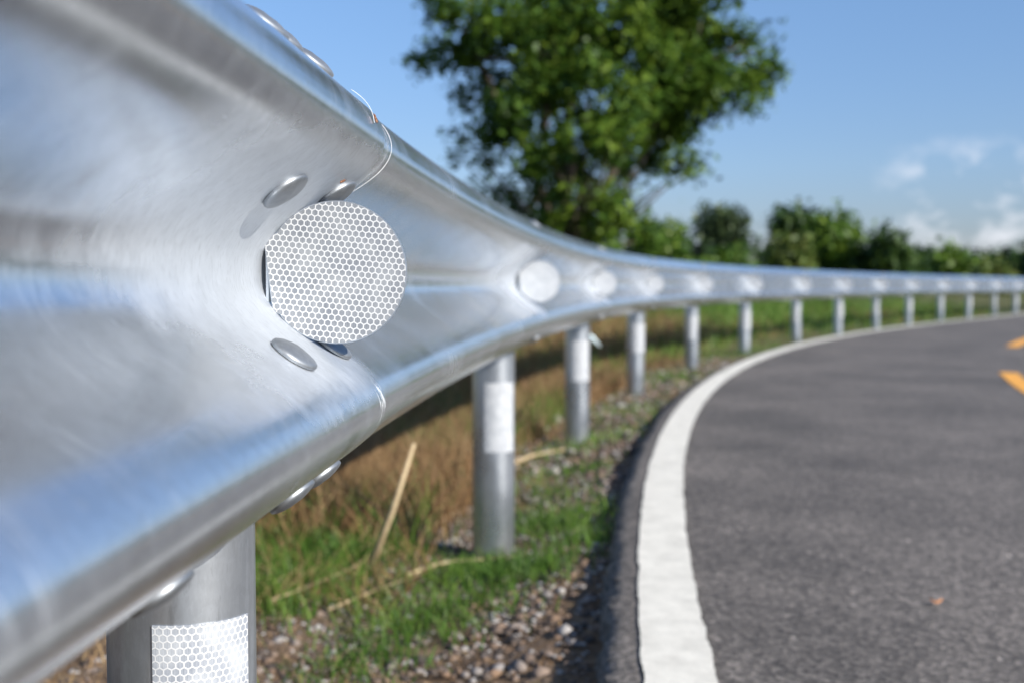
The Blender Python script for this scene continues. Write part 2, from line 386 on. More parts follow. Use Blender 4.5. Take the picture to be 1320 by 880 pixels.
# ------------------------------------------------------------------ road
RZ = CZ - .55; TILT = .030
def road_z(off): return RZ - TILT*(np.asarray(off)-.40)
def strip(s_arr, offs, zadd, name, m, kind='structure', jag=0.0, seed=1, rail=False):
    r = np.random.default_rng(seed); V = []
    n = len(s_arr)
    j = [np.convolve(r.normal(0, 1, n+4), np.ones(5)/5, 'valid')*jag*2 + r.normal(0, jag, n)*.4 for _ in range(2)] if jag else [0, 0]
    for i, o in enumerate(offs):
        oo = o + (j[0] if i == 0 else (j[1] if i == len(offs)-1 else 0))
        x, y, a = path(s_arr, oo); V.append(np.stack([x, y, road_z(oo)+zadd+0*x], -1))
    V = np.stack(V, 1); k = len(offs)
    id_ = np.arange(n*k).reshape(n, k)
    f = np.stack([id_[:-1, :-1].ravel(), id_[:-1, 1:].ravel(), id_[1:, 1:].ravel(), id_[1:, :-1].ravel()], 1)
    return tag(mesh(name, V, f, m), kind=kind)
# carriageway with a ragged left edge that drops to the verge
s_r = np.concatenate([np.arange(-6, 5, .012), np.arange(5, 16, .05), np.arange(16, 66, .5)])
n = len(s_r); rj = np.random.default_rng(5)
jag = np.convolve(rj.normal(0, 1, n+8), np.ones(9)/9, 'valid')*.010 + rj.normal(0, .0035, n)
jag2 = np.convolve(rj.normal(0, 1, n+8), np.ones(9)/9, 'valid')*.018 + rj.normal(0, .006, n)
rows = []
for o, z, jg in ((.285, -.16, jag2), (.289, -.075, jag2*.9), (.300, -.045, jag2*.8), (.298, -.028, jag2*.7), (.309, -.010, jag), (.316, -.002, jag), (.330, 0, 0), (.36, 0, 0), (1.2, 0, 0), (2.8, 0, 0), (4.4, 0, 0), (6.4, 0, 0), (6.5, -.2, 0)):
    oo = o + jg + 0*s_r; x, y, a = path(s_r, oo); rows.append(np.stack([x, y, road_z(oo)+z + (0 if z > -.01 else rj.normal(0, .004, n))], -1))
V = np.stack(rows, 1); k = len(rows); id_ = np.arange(n*k).reshape(n, k)
tag(mesh('road', V, np.stack([id_[:-1, :-1].ravel(), id_[:-1, 1:].ravel(), id_[1:, 1:].ravel(), id_[1:, :-1].ravel()], 1), M['asphalt']), kind='structure')
strip(s_r, (.358, .41, .462), .004, 'edge_line', M['white'], jag=.0013, seed=2)
strip(s_r, (6.15, 6.25), .004, 'edge_line', M['white'], jag=.002, seed=3)
DASH_OFF = 2.15
for i, (a0, a1) in enumerate(((-1.8, 1.2), (5.2, 8.2), (12.1, 15.1), (19.0, 22.0))):
    strip(np.arange(a0, a1, .02), (DASH_OFF-.06, DASH_OFF+.06), .004, 'centre_dash', M['yellow'], jag=.003, seed=10+i)

# ------------------------------------------------------------------ guardrail
RAILC = CZ + .009                # height of the centre of the beam
VAL = .0535                      # from the post line to the front of the valley floor
prof_h = np.array([-.1560, -.1545, -.148, -.138, -.126, -.113, -.097, -.083, -.070, -.052, -.034, -.016, 0, .016, .034, .052, .070, .083, .097, .113, .126, .138, .148, .1545, .1560])
prof_d = np.array([.0120, .0185, .030, .044, .060, .0755, .083, .0795, .068, .042, .0170, .0035, .0015, .0035, .0170, .042, .068, .0795, .083, .0755, .060, .044, .030, .0185, .0120])
def chaikin(p, it=2):
    for _ in range(it):
        q = .75*p[:-1]+.25*p[1:]; r = .25*p[:-1]+.75*p[1:]; m_ = np.empty((2*len(q), 2)); m_[0::2] = q; m_[1::2] = r
        p = np.concatenate([p[:1], m_, p[-1:]])
    return p
PROF = chaikin(np.stack([prof_d, prof_h], 1), 2)
def pinch(s):
    """how strongly the beam is drawn onto a post at station s (0..1)"""
    t = s/STEP; u = np.abs(t-np.round(t))*STEP
    return np.clip(1-(u/.20)**2, 0, 1)**1.2
arc = np.concatenate([[0], np.cumsum(np.hypot(*np.diff(PROF, axis=0).T))])
def beam_pts(s, lift):
    """rows of front-surface points at stations s"""
    d, h = PROF[:, 0], PROF[:, 1]
    w = np.exp(-(h/.038)**2)                                # valley floor
    x, y, a = path(s, 0, True)
    p = pinch(s)
    D = VAL + d[None, :] + lift[:, None] + (-.0015*p[:, None] + .0012*np.sin(s*3.1)[:, None])*w[None, :]
    H = RAILC + h[None, :] + 0*D
    return np.stack([x[:, None] + np.cos(a)[:, None]*D, y[:, None] - np.sin(a)[:, None]*D, H], -1)
def d_of_h(h): return float(np.interp(h, PROF[:, 1], PROF[:, 0]))
def surf(s, h, lift=0.0):
    """point, outward normal and along-rail direction on the front face"""
    d = d_of_h(h); e_ = .004; sl = (d_of_h(h+e_)-d_of_h(h-e_))/(2*e_)
    x, y, a = path(s, 0, True); out = Vector((math.cos(a), -math.sin(a), 0)); nrm = (out - Vector((0, 0, 1))*sl).normalized()
    p = Vector((float(x), float(y), RAILC+h)) + out*(VAL+d)
    return p + nrm*lift, nrm, Vector((math.sin(a), math.cos(a), 0))
TH = .003
guard = empty('guardrail', (K['x0'], K['z0'], 0), label='silver galvanised steel guardrail curving along the white edge line of the road', cat='guardrail')
ends = [(-3.6, .035)] + [(-.14 + 2*STEP*i, .035+2*STEP*(i+1)) for i in range(0, 9)]
beams = []
for bi, (a0, a1) in enumerate(ends):
    if a0 < 3: s = np.unique(np.concatenate([np.arange(a0, min(a1, -.9), .03), np.arange(max(a0, -.9), min(a1, 1.0), .006), np.arange(max(a0, 1.0), a1, .025), [a1-.004, a1-.0015, a1]]))
    else: s = np.unique(np.concatenate([np.arange(a0, a1, .06), [a1]]))
    t = (s-a0)/(a1-a0); ov = a1-np.minimum(s, a1)
    lift = np.where(ov < .25, 1.0, np.clip(1-(ov-.25)/.8, 0, 1))*(TH+.0014)
    F_ = beam_pts(s, lift); B_ = beam_pts(s, lift-TH)
    nr, nc = F_.shape[:2]
    V = np.concatenate([F_.reshape(-1, 3), B_.reshape(-1, 3)]); i_ = np.arange(nr*nc).reshape(nr, nc); b_ = i_+nr*nc
    q = lambda A, B, C_, D_: np.stack([A.ravel(), B.ravel(), C_.ravel(), D_.ravel()], 1)
    F = np.concatenate([q(i_[:-1, :-1], i_[1:, :-1], i_[1:, 1:], i_[:-1, 1:]), q(b_[:-1, :-1], b_[:-1, 1:], b_[1:, 1:], b_[1:, :-1]),
        q(i_[:-1, 0], b_[:-1, 0], b_[1:, 0], i_[1:, 0]), q(i_[:-1, -1], i_[1:, -1], b_[1:, -1], b_[:-1, -1]),
        q(i_[0, :-1], i_[0, 1:], b_[0, 1:], b_[0, :-1]), q(i_[-1, :-1], b_[-1, :-1], b_[-1, 1:], i_[-1, 1:])])
    uv = np.stack([np.repeat(s, nc), np.tile(arc, nr)], 1); uv = np.concatenate([uv, uv])
    # wear: scuffs on the lower crest, plus an edge reflection painted along the sheet end
    hh = np.tile(PROF[:, 1], nr); ss = np.repeat(s, nc)
    wear_glint = np.clip(1-np.abs(ss-(a1-.008))/.05, 0, 1)*np.clip(1-np.abs(hh+.092)/.04, 0, 1)*1.0
    wear_glint = np.maximum(wear_glint**.6, np.where(ss > a1-.0010, .72, 0)); wear_glint = np.concatenate([wear_glint, wear_glint*0])
    u_ = ss/STEP; u_ = (u_-np.round(u_+.0))*STEP
    fro = np.where(u_ < 0, np.clip((.36-np.abs(u_)+.05*np.cos(hh*60)-.06*(hh < 0))/.22, 0, 1), np.clip((.10-u_)/.10, 0, 1))*np.clip((.092-np.abs(hh))/.028, 0, 1)
    o = mesh('rail_beam', V, F, M['rail'], guard, uv=uv, attr=wear_glint, frost=np.concatenate([fro, fro]))
    if bi == 0: o['label'] = 'near steel beam lapped over the next one beside the large round reflector'
    beams.append(o)
    em = o.modifiers.new('edge', 'EDGE_SPLIT'); em.split_angle = R(40)

# bolt heads
def bolt_mesh():
    n = 24; prof = [(0, .0048), (.006, .0046), (.011, .0040), (.0158, .0028), (.0183, .0016), (.0188, .0004), (.0184, -.001)]
    V = [(0, 0, prof[0][1])]; F = []
    for r, z in prof[1:]:
        for k in range(n): V.append((r*1.02*math.cos(2*math.pi*k/n), r*.86*math.sin(2*math.pi*k/n), z*(1+.05*math.sin(2*math.pi*k/n*3))))
    for k in range(n): F.append((0, 1+k, 1+(k+1) % n))
    for i in range(len(prof)-2):
        for k in range(n): F.append((1+i*n+k, 1+(i+1)*n+k, 1+(i+1)*n+(k+1) % n, 1+i*n+(k+1) % n))
    me = bpy.data.meshes.new('bolt_head'); me.from_pydata(V, [], F); me.polygons.foreach_set('use_smooth', np.ones(len(F), bool)); me.materials.append(M['bolt']); return me
bolt_me = bolt_mesh()
def bolt(beam, s, h, lift=.004, tilt=0.0):
    p, nrm, along = surf(s, h, lift)
    zc = (nrm + Vector((0, 0, 1))*tilt).normalized(); xc = along - zc*along.dot(zc); xc.normalize(); yc = zc.cross(xc)
    b = bpy.data.objects.new('bolt', bolt_me); col.objects.link(b); b.parent = beam
    m_ = Matrix((xc, yc, zc)).transposed().to_4x4(); m_.translation = p
    b.matrix_basis = m_
    return b
for h in (.136, -.136):
    for s in ((-.120, -.085, -.026) if h > 0 else (-.092, -.012)): bolt(beams[0], s, h*(1.035 if s < -.05 and h > 0 else 1.0), .0034)
for s in (-.29,): bolt(beams[0], s, -.144, .0030); bolt(beams[0], s, .144, .0030)
for s, t in ((-.083, .05), (.028, 0)): bolt(beams[0], s, .052 if t else .058, .0034, t); bolt(beams[0], s, -.055, .0040)
for bi in range(1, 8):
    s0 = ends[bi][1]-.035
    for h in (.136, .049, -.053, -.136):
        for s in (-.10, .01): bolt(beams[bi], s0+s, h, .0040)
for bi in range(0, 8):                               # heads over the posts that fall in mid beam
    for h in (.136, -.136): bolt(beams[bi+1], ends[bi][1]-.035+STEP, h, .002)

# posts, stickers, reflectors
PR = .0508
def post(i, first=None):
    s = i*STEP; x, y, a = path(s, 0, True); x, y = float(x), float(y); gz = float(verge_z(s))
    n = 64 if i < 3 else 32
    zs = [-.3, gz, RAILC-.30, RAILC-.1, RAILC+.08, RAILC+.105, RAILC+.112]; rs = [PR]*5+[PR*.93, PR*.6]
    V = []; F = []
    ln = (0, 0) if i < 3 else (.010*math.sin(i*3.3), .010*math.cos(i*1.9))
    for z, r in zip(zs, rs):
        for k in range(n): V.append((x+ln[0]*(RAILC-z)+r*math.cos(2*math.pi*k/n), y+r*math.sin(2*math.pi*k/n), z))
    for j in range(len(zs)-1):
        for k in range(n): F.append((j*n+k, j*n+(k+1) % n, (j+1)*n+(k+1) % n, (j+1)*n+k))
    F.append(tuple((len(zs)-1)*n+k for k in range(n)))
    o = mesh('post', V, F, M['post'], guard)
    # reflective sticker: a curved patch turned towards the traffic
    base = -math.pi/2; a0, a1 = (base+R(-6), base+R(73)) if i == 0 else (base+R(-28+4*math.sin(i*2.1)), base+R(63+4*math.sin(i*2.1)))
    zt = RAILC-.233 - .006*math.sin(i*1.7)*(i > 0); zb = zt-.165; m_ = 20; V = []; uv = []; F = []
    skew = -.002 if i == 0 else 0
    for r in (PR+.0004, PR+.0011):
        for z in (zb, zt):
            for k in range(m_+1):
                t = a0+(a1-a0)*k/m_; V.append((x+r*math.cos(t), y+r*math.sin(t), z+skew*(k/m_)*(z == zt))); uv.append((t*PR, z))
    w_ = m_+1
    for k in range(m_):
        F += [(2*w_+k, 2*w_+k+1, 3*w_+k+1, 3*w_+k), (k, w_+k, w_+k+1, k+1), (w_+k, 3*w_+k, 3*w_+k+1, w_+k+1), (k, k+1, 2*w_+k+1, 2*w_+k)]
    F += [(0, 2*w_, 3*w_, w_), (m_, w_+m_, 3*w_+m_, 2*w_+m_)]
    st = mesh('reflective_sticker', V, F, M['sticker'], None, smooth=False, uv=uv)
    st.parent = o
    return o
DR = .0492
def disc_outline(n=72):
    """circle with a squared tab on the left, seen from the traffic side; x = away from the post line"""
    pts = []
    for k in range(n):
        t = 2*math.pi*k/n; x, z = DR*math.cos(t), DR*math.sin(t)
        if x < -.75*DR and abs(z) < .0285: continue
        pts.append((x, z))
    # order: right, up, left, down
    up = [p for p in pts if p[1] >= 0 or p[0] > 0 and p[1] >= 0]; dn = [p for p in pts if p[1] < 0]
    tab = [(-DR*.83, .0272), (-DR*1.02, .0230), (-DR*.90, -.0272), (-DR*.80, -.0290)]
    return up + tab + dn
def reflector(i):
    s = i*STEP; x, y, a = path(s, 0, True); x, y = float(x), float(y)
    yaw = a*.75                                          # plate square to the beam
    ux = Vector((math.cos(yaw), -math.sin(yaw), 0)); fr = Vector((-math.sin(yaw), -math.cos(yaw), 0)); up = Vector((0, 0, 1))
    c = Vector((x, y, RAILC)) + Vector((math.cos(a), -math.sin(a), 0))*(VAL+.0085+DR)
    ol = disc_outline(); n = len(ol); V = []; uv = []
    for d in (0, -.0018):
        for px, pz in ol: V.append(c + ux*px + up*pz + fr*d)
    F = [tuple(range(n)), tuple(range(2*n-1, n-1, -1))] + [(k, n+k, n+(k+1) % n, (k+1) % n) for k in range(n)]
    F = [tuple(reversed(f)) for f in F]
    o = mesh('reflector', [tuple(v) for v in V], F, M['plate'], guard, smooth=False)
    if i == 0: o['label'] = 'large round honeycomb reflector nearest the lens, sharp in focus'
    # the mounting foot folded back along the valley
    mb = MB(); along = Vector((math.sin(a), math.cos(a), 0)); out = Vector((math.cos(a), -math.sin(a), 0))
    p0 = c - ux*DR*.97; 
    q = []
    for dz in (-.024, .024):
        for t_, o_ in ((0, 0), (.0, .0018), (.05, .0018), (.05, 0)): q.append(p0 + up*dz + along*(t_+.0005) + out*(o_-.0012))
    mb.add([tuple(v) for v in q], [(0, 1, 2, 3), (7, 6, 5, 4), (0, 4, 5, 1), (1, 5, 6, 2), (2, 6, 7, 3), (3, 7, 4, 0)])
    f = mb.build('mounting_foot', M['plate'], None, smooth=False); f.parent = o
    V = []; uv = []; sc = .985
    for d in (.0001, .0006):
        for px, pz in ol: V.append(c + ux*px*sc + up*pz*sc + fr*d); uv.append((px, pz))
    F = [tuple(range(2*n-1, n-1, -1))] + [(k, (k+1) % n, n+(k+1) % n, n+k) for k in range(n)]
    F = [tuple(reversed(f_)) for f_ in F]
    h = mesh('reflective_face', [tuple(v) for v in V], F, M['disc'] if i == 0 else M['disc_lit'], None, smooth=False, uv=uv); h.parent = o
    return o
for i in range(17):
    p = post(i)
    if i == 0: p['label'] = 'nearest round steel post, cut off by the bottom of the frame'
    reflector(i)

# insects and spider threads on the near beam
def insect(s, h, size, label, rot):
    p, nrm, along = surf(s, h, .005)
    bm = bmesh.new()
    ax = (along*math.cos(rot) + nrm.cross(along)*math.sin(rot)).normalized(); sd = nrm.cross(ax)
    base = Matrix((ax, sd, nrm)).transposed().to_4x4(); base.translation = p + nrm*size*.10
    for cx, rx, ry in ((-.30, .26, .17), (.05, .16, .12), (.30, .13, .12)):
        bmesh.ops.create_icosphere(bm, subdivisions=2, radius=1, matrix=base @ Matrix.Translation((cx*size, 0, .05*size)) @ Matrix.Diagonal((rx*size, ry*size, .13*size, 1)))
    me = bpy.data.meshes.new('insect'); bm.to_mesh(me); bm.free()
    vs = [tuple(v.co) for v in me.vertices]; fs = [tuple(f.vertices) for f in me.polygons]
    mb = MB(); mb.add(vs, fs)
    for k in (-1, 1):
        for j, fx in enumerate((-.12, .05, .2)):
            a_ = base @ Vector((fx*size, 0, .05*size)); b_ = base @ Vector(((fx+(j-1)*.12)*size, k*.28*size, .16*size)); c_ = base @ Vector(((fx+(j-1)*.25)*size, k*.42*size, -.10*size))
            mb.tube([a_, b_, c_], [.022*size, .018*size, .010*size], 5)
    o = mb.build('insect', M['insect'], loc=tuple(p)); bpy.data.meshes.remove(me)
    tag(o, label, 'insect'); return o
insect(.0, .103, .0068, 'tiny brown insect on the top crest of the beam', 1.3)
insect(-.012, .066, .0060, 'tiny amber insect on the beam face just above the round reflector', .5)
def thread(s0, s1, h0, h1, label, wob=.002, r=.00016, lift=.0008):
    pts = []
    for k in range(22):
        t = k/21; pts.append(surf(s0+(s1-s0)*t + wob*math.sin(t*5), h0+(h1-h0)*t, lift + .0010*math.sin(math.pi*t))[0])
    mb = MB(); mb.tube(pts, r, 5); tag(mb.build('spider_thread', M['thread']), label, 'spider thread')
thread(.085, .066, .112, .052, 'pale spider thread looped over the beam just beyond the lap', .003)
thread(.006, -.004, .122, .100, 'fine spider thread running up to the insect on the crest', .001, lift=.005)

# ------------------------------------------------------------------ gravel, grass, straw on the verge
ICO = None
def stones(n, offr, sr, size, seed, dens=None):
    global ICO
    if ICO is None:
        bm = bmesh.new(); bmesh.ops.create_icosphere(bm, subdivisions=1, radius=1); ICO = (np.array([v.co[:] for v in bm.verts]), np.array([[v.index for v in f.verts] for f in bm.faces])); bm.free()
    r = np.random.default_rng(seed); iv, jf = ICO
    s = r.uniform(*sr, n)**1; o = r.uniform(*offr, n)
    x, y, a = path(s, o)
    keep = (vnoise(x*4, y*4, 9) + r.normal(0, .45, n)) > -.35
    x, y, s, o = x[keep], y[keep], s[keep], o[keep]; n = len(x)
    sz = size*np.exp(r.normal(0, .36, n)); z = ground_z(x, y) + sz*.15
    V = iv[None]*np.stack([sz*r.uniform(.8, 1.4, n), sz*r.uniform(.7, 1.1, n), sz*r.uniform(.45, .8, n)], -1)[:, None, :]
    V = V*r.uniform(.78, 1.18, (n, len(iv), 1)); q = r.uniform(0, 6.28, n); c_, s_ = np.cos(q)[:, None], np.sin(q)[:, None]
    X = V[..., 0]*c_-V[..., 1]*s_; Y = V[..., 0]*s_+V[..., 1]*c_; V = np.stack([X+x[:, None], Y+y[:, None], V[..., 2]+z[:, None]], -1)
    F = (jf[None]+(np.arange(n)*len(iv))[:, None, None]).reshape(-1, 3)
    return V.reshape(-1, 3), F, np.repeat(r.uniform(0, 1, n)**1.2, len(iv))
def merge(parts):
    V, F, T = [], [], []; k = 0
    for v, f, t in parts: V.append(v); F.append(f+k); T.append(t); k += len(v)
    return np.concatenate(V), np.concatenate(F), np.concatenate(T)
V, F, T = merge([stones(17000, (-.62, .29), (-.2, 3.2), .0058, 21), stones(3500, (-.3, .27), (3.2, 9), .011, 22), stones(400, (-.1, .25), (-.2, 5), .0085, 23)])
tag(mesh('gravel', V, F, M['stone'], smooth=False, attr=T), kind='stuff', label='brown and grey gravel along the verge', cat='gravel')

def blades(x, y, hgt, wid, lean, seed, tone, segs=3):
    """arrays of blade roots -> curved tapering blades"""
    r = np.random.default_rng(seed); n = len(x); z = ground_z(x, y)
    a = r.uniform(0, 6.28, n); ln = hgt*lean*r.uniform(.2, 1.3, n); w = wid*r.uniform(.6, 1.3, n)
    f = r.uniform(0, 6.28, n); V = np.empty((n, 2*segs+1, 3))
    for k in range(segs+1):
        t = k/segs; cx = x+np.cos(a)*ln*t**1.8; cy = y+np.sin(a)*ln*t**1.8; cz = z-.005+hgt*t*(1-.25*t*np.minimum(ln/hgt, 1.3))
        if k == segs: V[:, 2*k] = np.stack([cx, cy, cz], -1)
        else:
            ww = w*(1-t*.75)/2; V[:, 2*k] = np.stack([cx-np.cos(f)*ww, cy-np.sin(f)*ww, cz], -1); V[:, 2*k+1] = np.stack([cx+np.cos(f)*ww, cy+np.sin(f)*ww, cz], -1)
    F = []
    for k in range(segs):
        if k < segs-1: F += [(2*k, 2*k+1, 2*k+3), (2*k, 2*k+3, 2*k+2)]
        else: F += [(2*k, 2*k+1, 2*k+2)]
    F = (np.array(F)[None]+(np.arange(n)*(2*segs+1))[:, None, None]).reshape(-1, 3)
    T = np.repeat(np.clip(tone+r.normal(0, .17, n)+.22*vnoise(x*2.2, y*1.6, 55), 0, 1), 2*segs+1)
    return V.reshape(-1, 3), F, T
def pix(px, py, H=CZ): 
    d = 1500*H/(py-368); return (px-660)/1500*d, d
# green tufts where the photograph has them (centre on the ground, spread, blades, height)
tufts = []
for px, py, sp, nb, hg in [(385, 765, .10, 750, .085), (440, 730, .09, 600, .08), (350, 720, .10, 600, .09), (350, 650, .16, 700, .10), (420, 640, .16, 700, .09), (500, 610, .18, 500, .09), (560, 590, .15, 350, .08),
        (480, 850, .07, 300, .045), (530, 810, .08, 420, .05), (590, 800, .07, 350, .05), (600, 750, .06, 300, .05), (650, 760, .07, 420, .055), (700, 760, .06, 300, .05), (440, 880, .06, 200, .04), (540, 770, .05, 150, .04),
        (690, 690, .09, 380, .06), (740, 700, .08, 330, .06), (760, 730, .06, 260, .05), (710, 650, .09, 240, .06), (700, 620, .08, 160, .05), (770, 580, .10, 250, .06), (720, 590, .08, 200, .05), (760, 620, .05, 120, .05),
        (620, 745, .05, 200, .05), (520, 720, .05, 90, .05), (870, 470, .4, 500, .12), (800, 540, .15, 200, .06), (690, 545, .2, 250, .08), (600, 640, .08, 160, .06),
        (850, 500, .2, 300, .10), (910, 450, .5, 500, .12), (640, 520, .3, 500, .14)]:
    cx, cy = pix(px, py); k = rng.normal(0, sp, (nb, 2))
    tufts.append((cx+k[:, 0], cy+k[:, 1]*1.2, np.full(nb, hg)*rng.uniform(.5, 1.25, nb), .50+rng.normal(0, .12)))
parts = [blades(x, y, h, .0035+h*.012, .75, 100+i, t) for i, (x, y, h, t) in enumerate(tufts)]
# scattered blades over the verge and the bank behind
def scatter(n, offr, sr, seed, fn, hg, wid, lean, tone, thr=0.0, power=1.0):
    r = np.random.default_rng(seed); s = sr[0]+(sr[1]-sr[0])*r.uniform(0, 1, n)**power; o = r.uniform(*offr, n); x, y, a = path(s, o)
    keep = (fn(x, y)+r.normal(0, .15, n)) > thr; x, y, o = x[keep], y[keep], o[keep]; h = hg*r.uniform(.4, 1.3, len(x))*(1+np.clip(-o-.5, 0, 1)*.9)
    return blades(x, y, h, wid, lean, seed+1, tone)
g1 = lambda x, y: vnoise(x*1.1+3, y*.8, 31)
g2 = lambda x, y: -vnoise(x*1.1+3, y*.8, 31)
parts.append(scatter(10000, (-2.4, -.25), (1.0, 9), 200, g1, .10, .005, .8, .42, .35, 1.2))
parts.append(scatter(14000, (-6, -.3), (7, 28), 201, g1, .16, .014, .7, .55, -.5))
parts.append(scatter(9000, (-14, -2), (2, 30), 202, g1, .26, .022, .7, .5, -.5))
parts.append(scatter(5000, (-.8, -.2), (2.0, 7), 224, lambda x, y: -vnoise(x*2.5, y*2.2, 78), .17, .005, .8, .42, -.12))
parts.append(scatter(7000, (-3.4, -.7), (2.6, 12), 221, lambda x, y: -vnoise(x*1.5, y*1.2, 77), .24, .007, .75, .5, .15))
parts.append(scatter(2500, (-.2, .28), (4, 22), 203, g1, .05, .005, .8, .5, -.3))
parts.append(scatter(5000, (6.6, 14), (2, 40), 204, g1, .15, .02, .7, .5, -.5))
V, F, T = merge(parts); tag(mesh('grass', V, F, M['grass'], attr=T), kind='stuff', label='green grass tufts on the verge and the bank', cat='grass')
parts = [scatter(15000, (-3.4, -.62), (2.6, 12), 220, lambda x, y: vnoise(x*1.5, y*1.2, 77), .26, .006, .75, .5, -.35), scatter(14000, (-.75, -.16), (2.0, 6.5), 222, lambda x, y: vnoise(x*2.5, y*2.2, 78), .19, .0045, .9, .5, -.15), scatter(2600, (-.75, .1), (.5, 3), 223, lambda x, y: vnoise(x*3.5, y*3.2, 79), .06, .003, 1.6, .5, .1), scatter(26000, (-2.6, -.12), (1.5, 9), 210, g2, .10, .0045, 1.3, .45, -.25, 1.2), scatter(6000, (-5, -.3), (7, 26), 211, g2, .13, .011, 1.0, .5, .0), scatter(3500, (-.35, .26), (.3, 5), 212, g2, .022, .003, 2.5, .6, -.2)]
V, F, T = merge(parts); tag(mesh('dry_grass', V, F, M['dry'], attr=T), kind='stuff', label='brown dead grass on the bank behind the guardrail', cat='dry grass')

# straws one can tell apart
def stalk(pts, rad, label, name='dry_stalk'):
    P = []
    for px, py, up in pts:
        hz = CZ-up; x, y = pix(px, py, hz); P.append((x, y, up))
    P = [Vector(p) for p in P]; Q = []
    for i in range(len(P)-1):
        for k in range(5):
            t = k/5; Q.append(P[i].lerp(P[i+1], t))
    Q.append(P[-1]); 
    for _ in range(2): Q = [Q[0]]+[(Q[i-1]+Q[i]*2+Q[i+1])/4 for i in range(1, len(Q)-1)]+[Q[-1]]
    mb = MB(); n = len(Q); mb.tube(Q, [rad*(1-.55*i/(n-1)) for i in range(n)], 6); return tag(mb.build(name, M['straw'], loc=tuple(Q[0])), label, 'straw')
bx, by = (470-660)/1500*2.62, 2.62
def leaning():
    base = Vector((bx, by, 0)); tip = Vector(((533-660)/1500*(by-.02), by-.02, CZ-(572-368)/1500*(by-.02)))
    mid = base.lerp(tip, .5)+Vector((.006, 0, 0)); mb = MB(); mb.tube([base, mid, tip], [.0085, .0065, .0045], 7); tag(mb.build('dry_stalk', M['straw'], loc=tuple(base)), 'straw coloured dry stalk leaning upright in the brown grass', 'straw')
leaning()
stalk([(520, 745, .02), (570, 727, .02), (640, 722, .02), (715, 712, .02)], .0042, 'pale dry stalk lying across the foot of the second post')
stalk([(655, 600, .02), (690, 586, .02), (730, 580, .015)], .009, 'pale thick stalk lying left of the third post')
stalk([(640, 792, .012), (690, 782, .018), (755, 760, .015)], .0035, 'thin curved straw on the gravel beside the dark pavement edge')
stalk([(345, 778, .02), (430, 745, .03), (520, 700, .02), (600, 655, .02)], .003, 'long thin straw lying behind the nearest grass tuft')
stalk([(420, 790, .01), (480, 765, .02), (560, 735, .01)], .003, 'short brown straw on bare soil in front of the second post')
def dead_leaf(px, py, size, label):
    off = 1.0; H = .55
    for _ in range(4):
        x, y = pix(px, py, H); o, _s = signed_off(np.array([x]), np.array([y])); H = CZ-float(road_z(o[0]))
    z = CZ-H+.006; V = []; n = 10
    for k in range(n): t = 2*math.pi*k/n; V.append((x+size*math.cos(t)*1.0, y+size*.5*math.sin(t), z+.004*math.cos(2*t)+.002))
    V.append((x, y, z)); V += [(v[0], v[1], v[2]-.001) for v in V[:n+1]]
    F = [(k, (k+1) % n, n) for k in range(n)] + [(n+1+(k+1) % n, n+1+k, 2*n+1) for k in range(n)] + [(k, n+1+k, n+1+(k+1) % n, (k+1) % n) for k in range(n)]
    tag(mesh('dead_leaf', V, F, M['leaf_dead'], loc=(x, y, z)), label, 'leaf')
dead_leaf(1213, 783, .012, 'small rusty dead leaf on the asphalt near the bottom right')
# the small pale strip sticking out behind the third post
sx, sy, sa = path(2*STEP, 0, True)
mb = MB(); mb.tube([(float(sx)+.03, float(sy)+.25, CZ-.20), (float(sx)+.075, float(sy)+.25, CZ-.225), (float(sx)+.112, float(sy)+.25, CZ-.262)], [.010, .012, .004], 6)
mb.tube([(float(sx)+.03, float(sy)+.25, CZ-.20), (float(sx)+.02, float(sy)+.25, 0)], [.008, .009], 6)
tag(mb.build('bent_strip', M['strip'], loc=(float(sx), float(sy)+.25, 0)), 'pale bluish bent strip sticking out behind the third post', 'strip')

# ------------------------------------------------------------------ trees
def leaf_cloud(blobs, n, size, seed, drop=.35):
    """blobs: (x,y,z,r) in metres; leaves sit in small clumps spread through each blob"""
    r = np.random.default_rng(seed); B = np.array(blobs); vol = B[:, 3]**2.2; pick = r.choice(len(B), int(n/22), p=vol/vol.sum())
    d = r.normal(0, 1, (len(pick), 3)); d /= np.linalg.norm(d, axis=1)[:, None]; rad = r.uniform(0, 1, len(pick))**.42
    C = B[pick, :3]+d*(rad*B[pick, 3])[:, None]; tone = np.clip(.5+r.normal(0, .27, len(pick))+.10*(r.uniform(0, 1, len(pick)) > .8), 0, 1)
    m_ = 22; cs = size*2.3
    L = np.repeat(C, m_, 0)+r.normal(0, 1, (len(C)*m_, 3))*cs*.62; T = np.clip(np.repeat(tone, m_)+r.normal(0, .12, len(L)), 0, 1)
    k = len(L); nn = r.normal(0, 1, (k, 3)); nn[:, 2] = np.abs(nn[:, 2])+.3; nn /= np.linalg.norm(nn, axis=1)[:, None]
    u = np.cross(nn, r.normal(0, 1, (k, 3))); u /= np.linalg.norm(u, axis=1)[:, None]; v = np.cross(nn, u)
    sz = size*r.uniform(.6, 1.25, k)[:, None]; u = u*sz; v = v*sz*.48
    V = np.stack([L-u, L+v-nn*sz*.1, L+u, L-v-nn*sz*.1], 1).reshape(-1, 3); F = np.arange(4*k).reshape(-1, 4)
    return V, F, np.repeat(T, 4)
def limb(mb, a, b, ra, rb, seed, k=5):
    r = random.Random(seed); pts = [a.lerp(b, t/k)+Vector((r.uniform(-1, 1), r.uniform(-1, 1), r.uniform(-.5, .5)))*(a-b).length*.035*(0 < t < k) for t in range(k+1)]
    mb.tube(pts, [ra+(rb-ra)*t/k for t in range(k+1)], 7); return pts
